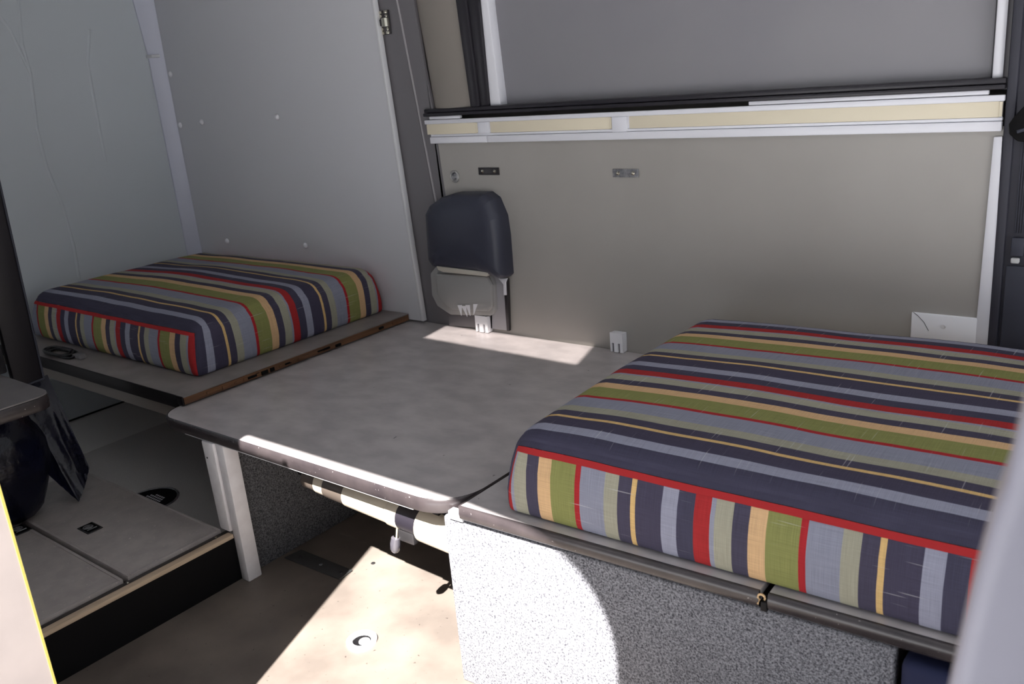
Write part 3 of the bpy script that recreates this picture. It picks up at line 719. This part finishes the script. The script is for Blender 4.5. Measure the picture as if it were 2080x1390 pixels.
# ------------------------------------------------------------------ entry step, carpet riser, shower tray
st = thing('step_box', 'raised black fronted step with pale wood nosing at left of the floor', 'step', (-0.25, -1.6, 0))
obj('riser', box(-0.245, -0.2315, -2.19, -1.036, 0.0, 0.140), M['black'], st)
obj('nosing', box(-0.2485, -0.224, -2.19, -1.083, 0.140, 0.1535, 0.002), M['pine'], st)
obj('metal_strip', box(-0.268, -0.249, -2.19, -1.078, 0.1385, 0.1515, 0.001), M['alu_dark'], st)
for y in (-1.12, -1.395, -1.68):
    obj('screw', lathe([(0.004, 0), (0.0035, 0.0015), (0, 0.002)], (-0.2585, y, 0.1515), (0, 0, 1), 10), M['chrome'], st)
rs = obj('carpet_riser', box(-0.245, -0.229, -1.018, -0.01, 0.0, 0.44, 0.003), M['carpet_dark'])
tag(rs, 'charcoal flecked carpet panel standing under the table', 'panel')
tr_b = bmesh.new()
ys_ = (-2.19, -0.026)
pr = [(-1.889, 0.078), (-1.875, 0.070), (-1.80, 0.056), (-1.70, 0.042), (-1.60, 0.030), (-0.247, 0.030), (-0.247, 0.0), (-1.889, 0.0)]
vv = [[tr_b.verts.new((x, y, z)) for x, z in pr] for y in ys_]
for i in range(len(pr)): tr_b.faces.new((vv[0][i], vv[0][(i + 1) % len(pr)], vv[1][(i + 1) % len(pr)], vv[1][i]))
tr_b.faces.new(vv[0]); tr_b.faces.new(vv[1])
cv = [(-1.888, 0.079), (-1.875, 0.0712), (-1.80, 0.0572), (-1.70, 0.0432), (-1.59, 0.0304), (-1.59, 0.0300), (-1.70, 0.0418), (-1.80, 0.0558), (-1.875, 0.0698), (-1.888, 0.0776)]
cv_b = prism(cv, -0.026 + 1.56, 'y', -1.56)
tray = obj('shower_tray', tr_b, M['tray']); tag(tray, 'grey gritty shower tray with upturned pale edge at the left wall', 'tray')
cvo = obj('upturned_edge', cv_b, mat('pale tray edge', (226, 224, 220), 0.5), tray); cvo['label'] = 'smooth pale upturned edge'
lw = obj('lower_wall_sheet', box(XL, XL + 0.004, -1.56, -0.03, 0.085, 0.478), M['wall_panel'], bpy.data.objects['wall_left'])
obj('base_line', box(XL + 0.003, XL + 0.007, -1.56, -0.03, 0.080, 0.087), M['black'], bpy.data.objects['wall_left'])

# drain with perforated strainer
dr = thing('floor_drain', 'round black drain with perforated strainer, half hidden by the hatch board', 'drain', (-0.915, -0.965, 0.03))
DC = Vector((-0.925, -0.968, 0.030))
obj('rim', lathe([(0.098, 0.0005), (0.098, 0.003), (0.092, 0.004), (0.090, 0.0015)], DC, n=40), M['steel'], dr)
obj('bowl', lathe([(0.0895, 0.002), (0.085, 0.001), (0.0, 0.001)], DC, n=40), M['black'], dr)
for i in range(-4, 5):
    for j in range(-4, 5):
        x, y = i * 0.0115 + (j % 2) * 0.005, j * 0.0115
        if x * x + y * y < 0.045 ** 2:
            obj('hole', lathe([(0.0042, 0), (0.0038, 0.0006), (0, 0.0006)], DC + Vector((x, y, 0.0015)), n=8), M['white_plastic'], dr)

# hatch boards with flush rings
def hatch(y0, y1, lab, rings):
    t = thing('floor_hatch', lab, 'hatch', (-0.7, (y0 + y1) / 2, 0.03), 'grey hatch boards')
    obj('board', box(-1.12, -0.2705, y0, y1, 0.136, 0.160, 0.003), M['hatch'], t)
    obj('support', box(-1.11, -0.29, y0 + 0.02, y1 - 0.02, 0.0302, 0.1358), M['under'], t)
    b = bmesh.new()
    e = 0.006
    obj('raised_border', box(-1.12, -0.2705, y0 + 0.001, y0 + 0.010, 0.1585, 0.1622, 0.0015), M['hatch'], t)
    obj('raised_border', box(-1.12, -0.2705, y1 - 0.010, y1 - 0.001, 0.1585, 0.1622, 0.0015), M['hatch'], t)
    obj('raised_border', box(-0.281, -0.2715, y0 + 0.0105, y1 - 0.0105, 0.1585, 0.1622, 0.0015), M['hatch'], t)
    for (x, y) in rings:
        hp_ = obj('ring_pull', box(x - 0.034, x + 0.034, y - 0.024, y + 0.024, 0.1600, 0.1625, 0.001), M['dark_steel'], t)
        obj('ring_pull_recess', box(x - 0.029, x + 0.029, y - 0.019, y + 0.019, 0.1624, 0.1630), M['black'], hp_)
        obj('ring', lathe([(0.013, 0), (0.0155, 0.0015), (0.013, 0.003), (0.0105, 0.0015), (0.013, 0)], (x - 0.006, y - 0.003, 0.163), n=20), M['steel'], hp_)
        obj('hinge_bar', tube([(x + 0.014, y - 0.015, 0.1635), (x + 0.014, y + 0.015, 0.1635)], 0.0018, 8), M['steel'], hp_)
        obj('disc', lathe([(0.0095, 0), (0.009, 0.001), (0, 0.001)], (x - 0.006, y - 0.003, 0.163), n=16), M['steel'], hp_)
hatch(-1.387, -1.093, 'grey textured hatch board with flush ring pull, next to the drain', [(-0.648, -1.300)])
hatch(-2.10, -1.399, 'grey textured hatch board with ring pull, beside the pale sunlit cabinet', [(-0.845, -1.424)])

# floor fittings
fp = thing('floor_plate', 'dull grey steel strip screwed to the floor beside the carpet panel', 'plate', (-0.08, -0.905, 0))
q = [at(a, c, z=0.002) for a, c in ((578, 1134), (612, 1118), (716, 1160), (690, 1178))]
obj('plate', prism([(p.x, p.y) for p in q], 0.005, 'z', 0.0002, r=0.001), M['plate_dark'], fp)
for a, c in ((610, 1131), (652, 1147), (693, 1163)):
    p = at(a, c, z=0.0055); obj('screw', lathe([(0.006, 0), (0.005, 0.0015), (0.002, 0.001), (0, 0.0005)], (p.x, p.y, 0.0052), n=10), M['dark_steel'] if a != 652 else M['steel'], fp)
fs = thing('floor_socket', 'white plastic ring around a round socket in the sunlit floor', 'socket', (0.313, -1.094, 0))
FC = at(735, 1301, z=0.003)
obj('ring', lathe([(0.0405, 0.0003), (0.040, 0.006), (0.036, 0.009), (0.031, 0.008), (0.0245, 0.004), (0.0240, 0.001), (0.0240, 0.0005)], (FC.x, FC.y, 0), n=40), M['white_plastic'], fs)
obj('well', lathe([(0.0239, 0.001), (0.0, 0.001)], (FC.x, FC.y, 0.0), n=30), M['black'], fs)
obj('plug', lathe([(0.0150, 0.0), (0.0145, 0.002), (0, 0.002)], (FC.x + 0.0075, FC.y + 0.002, 0.001), n=24), M['white_paint'], fs)
p = at(758, 1145, z=0.0)
t = thing('floor_bolt', 'small rusty bolt head in the floor near the sunlight edge', 'bolt', (p.x, p.y, 0))
obj('head', lathe([(0.007, 0.0002), (0.0065, 0.002), (0.003, 0.0028), (0, 0.002)], (p.x, p.y, 0), n=8), M['dark_steel'], t)

# ------------------------------------------------------------------ left side
# small counter with dark edging, running to the left wall
ct = thing('side_counter', 'small grey rounded counter with thick dark rim at the left edge of view', 'counter', (-1.2, -1.42, 0.5))
cpts = [(XL + 0.01, -1.300), (-0.668, -1.300), (-0.668, -1.56), (XL + 0.01, -1.56)]
cr_ = round_poly(cpts, [0, 0.05, 0.09, 0], 10)
obj('top', prism(cr_, 0.004, 'z', 0.596), mat('grey counter laminate', (120, 117, 118), 0.35, rgb2=(134, 130, 130), n_scale=10), ct)
obj('edge', prism(round_poly([(XL + 0.01, -1.298), (-0.665, -1.298), (-0.665, -1.562), (XL + 0.01, -1.562)], [0, 0.05, 0.09, 0], 10), 0.040, 'z', 0.5558, r=0.004), M['rim'], ct)
# upright charcoal post (edge of the shower screen) hanging from the roof
ps = thing('shower_screen', 'dark charcoal upright screen hanging at the left edge of the picture', 'screen', (-1.05, -1.25, 2.05))
pz = [at(88, 768, x=-1.0), at(32, 790, x=-1.0)]
obj('screen_panel', prism([(-1.142, 2.05), (pz[0].y, 0.552), (pz[1].y, 0.546), (-1.262, 2.05)], 0.03, 'x', -1.03, r=0.006), mat('charcoal screen', (24, 21, 27), 0.5), ps)
obj('worn_edge', prism([(-1.27, 2.05), (-1.28, 0.602), (-1.36, 0.602), (-1.36, 2.05)], 0.035, 'x', -1.045, r=0.006), M['dull_dark'], ps)
obj('screen_edge', tube([(-1.000, -1.142, 2.05), (-1.0, pz[0].y + 0.001, 0.552)], 0.0035, 8), M['charcoal2'], ps)
obj('screen_edge', tube([(-1.0, pz[0].y, 0.552), (-1.0, pz[1].y, 0.546)], 0.0035, 8), M['charcoal2'], ps)

# navy plastic bag hanging below the screen, resting on the hatch
def sheet(name, top, bot, n=26, m_=20, amp=0.012, seed=0.0, thick=0.003, parent=None, jag=0.0):
    b = bmesh.new(); g_ = []
    for j in range(m_ + 1):
        row = []
        t = j / m_
        for i in range(n + 1):
            s = i / n
            # top and bot are polylines with the same count
            def ev(L_):
                q = s * (len(L_) - 1); k = min(int(q), len(L_) - 2); return Vector(L_[k]).lerp(Vector(L_[k + 1]), q - k)
            p = ev(top).lerp(ev(bot), t)
            nv = noise.noise(Vector((s * 3 + seed, t * 2.2, seed))) + 0.5 * noise.noise(Vector((s * 8 + seed, t * 5, seed + 3)))
            p += Vector((1, -0.2, 0)) * amp * nv * (0.3 + t)
            if j == m_: p.z += jag * noise.noise(Vector((s * 20, seed, 0)))
            row.append(b.verts.new(p))
        g_.append(row)
    for A, B in zip(g_, g_[1:]):
        for i in range(n): b.faces.new((A[i], A[i + 1], B[i + 1], B[i]))
    bmesh.ops.recalc_face_normals(b, faces=b.faces)
    bmesh.ops.solidify(b, geom=b.faces[:], thickness=thick)
    return obj(name, b, M['navy_plastic'], parent, 80)
bg_ = thing('plastic_bag', 'crumpled dark navy plastic bag hanging down over the hatch boards', 'bag', (-0.85, -1.3, 0.17))
def A_(px, py, x): p = at(px, py, x=x); return (p.x, p.y, p.z)
sheet('flap', [A_(96, 762, -1.04), A_(70, 772, -1.04), A_(20, 780, -1.04)], [A_(182, 950, -0.86), A_(172, 990, -0.855), A_(160, 1020, -0.85)], amp=0.005, seed=2.0, parent=bg_, jag=0.006)
sheet('flap', [A_(60, 780, -1.06), A_(20, 780, -1.06), A_(2, 785, -1.06)], [A_(160, 1018, -0.855), A_(95, 960, -0.87), A_(20, 930, -0.88)], amp=0.010, seed=5.0, parent=bg_, jag=0.004)
# bulging lower part
b = bmesh.new()
bmesh.ops.create_icosphere(b, subdivisions=4, radius=1.0)
cen = at(10, 950, x=-0.93)
for v in b.verts:
    q = v.co.copy(); nv = noise.noise(q * 1.6 + Vector((4, 1, 2))) * 0.10 + noise.noise(q * 5) * 0.045
    v.co = Vector((cen.x, cen.y - 0.02, 0)) + Vector((q.x * 0.11, q.y * 0.155, 0)) * (1 + nv) + Vector((0, 0, max(0.1635, 0.345 + q.z * 0.20 * (1 + nv))))
obj('bag_body', b, M['navy_plastic'], bg_, 80)

# coiled cable on the shelf
cb = thing('coiled_cable', 'small coil of black cable on the front left of the plywood shelf', 'cable', (-1.45, -0.93, 0.512))
pc = at(122, 716, z=0.52)
pts = []
for k in range(120):
    a = k * 0.28; rx = 0.088 + 0.014 * math.sin(k * 0.37); ry = 0.032 + 0.008 * math.cos(k * 0.23)
    pts.append((pc.x + rx * math.cos(a) + 0.01 * math.sin(k * .05), pc.y + ry * math.sin(a), 0.516 + 0.012 * k / 120 + 0.002 * math.sin(a * 3)))
obj('coil', tube(pts, 0.0045, 6), M['cable'], cb)
obj('plug', taper(pc.x + 0.085, pc.x + 0.15, pc.x + 0.09, pc.x + 0.14, pc.y + 0.0, pc.y + 0.028, 0.5115, 0.526, 0.003), M['grey_strip'], cb)

# pale sunlit galley cabinet near the door
gc = thing('galley_cabinet', 'pale sunlit cabinet end at the lower left corner of view', 'cabinet', (0.1, -2.0, 0))
obj('end_panel', box(0.386, 0.403, -2.198, -1.838, 0.001, 1.425, 0.0), M['galley'], gc)
obj('carcass', box(-0.18, 0.3855, -2.196, -1.845, 0.001, 1.425), M['galley'], gc)
o = obj('edge_fringe', box(0.4015, 0.4045, -1.8405, -1.8365, 0.001, 1.425, 0.0), M['galley_fringe'], gc); o['label'] = 'thin yellow lens fringe painted along the edge'  # lens colour fringe built as a thin yellow strip

# blurred grey door pillar trim close to the camera
fo = [(2110, 640), (2083, 820), (2062, 890), (2036, 1000), (2010, 1065), (1975, 1190), (1950, 1290), (1925, 1400), (1890, 1560)]
Q = [at(a, c, y=-2.0) for a, c in fo]
poly = [(p.x, p.z) for p in Q]
poly = [(poly[0][0] + 0.004, 1.45)] + poly + [(poly[-1][0], 0.7), (2.3, 0.7), (2.3, 1.45)]
pt = thing('door_pillar_trim', 'out of focus pale grey door pillar edge at the lower right', 'pillar', (1.95, -2.0, 0.7))
obj('body', prism(poly, 0.03, 'y', -2.0, r=0.008, seg=3), M['foreground'], pt)
obj('flange', prism([(a - 0.004, c) for a, c in poly[:-2]] + [(poly[-3][0] + 0.03, 0.7), (poly[0][0] + 0.03, 1.45)], 0.012, 'y', -1.968, r=0.003), mat('grey flange', (120, 112, 114), 0.6), pt)
obj('foot', box(1.92, 2.28, -2.01, -1.96, 0.0, 0.71, 0.01), M['foreground'], pt)
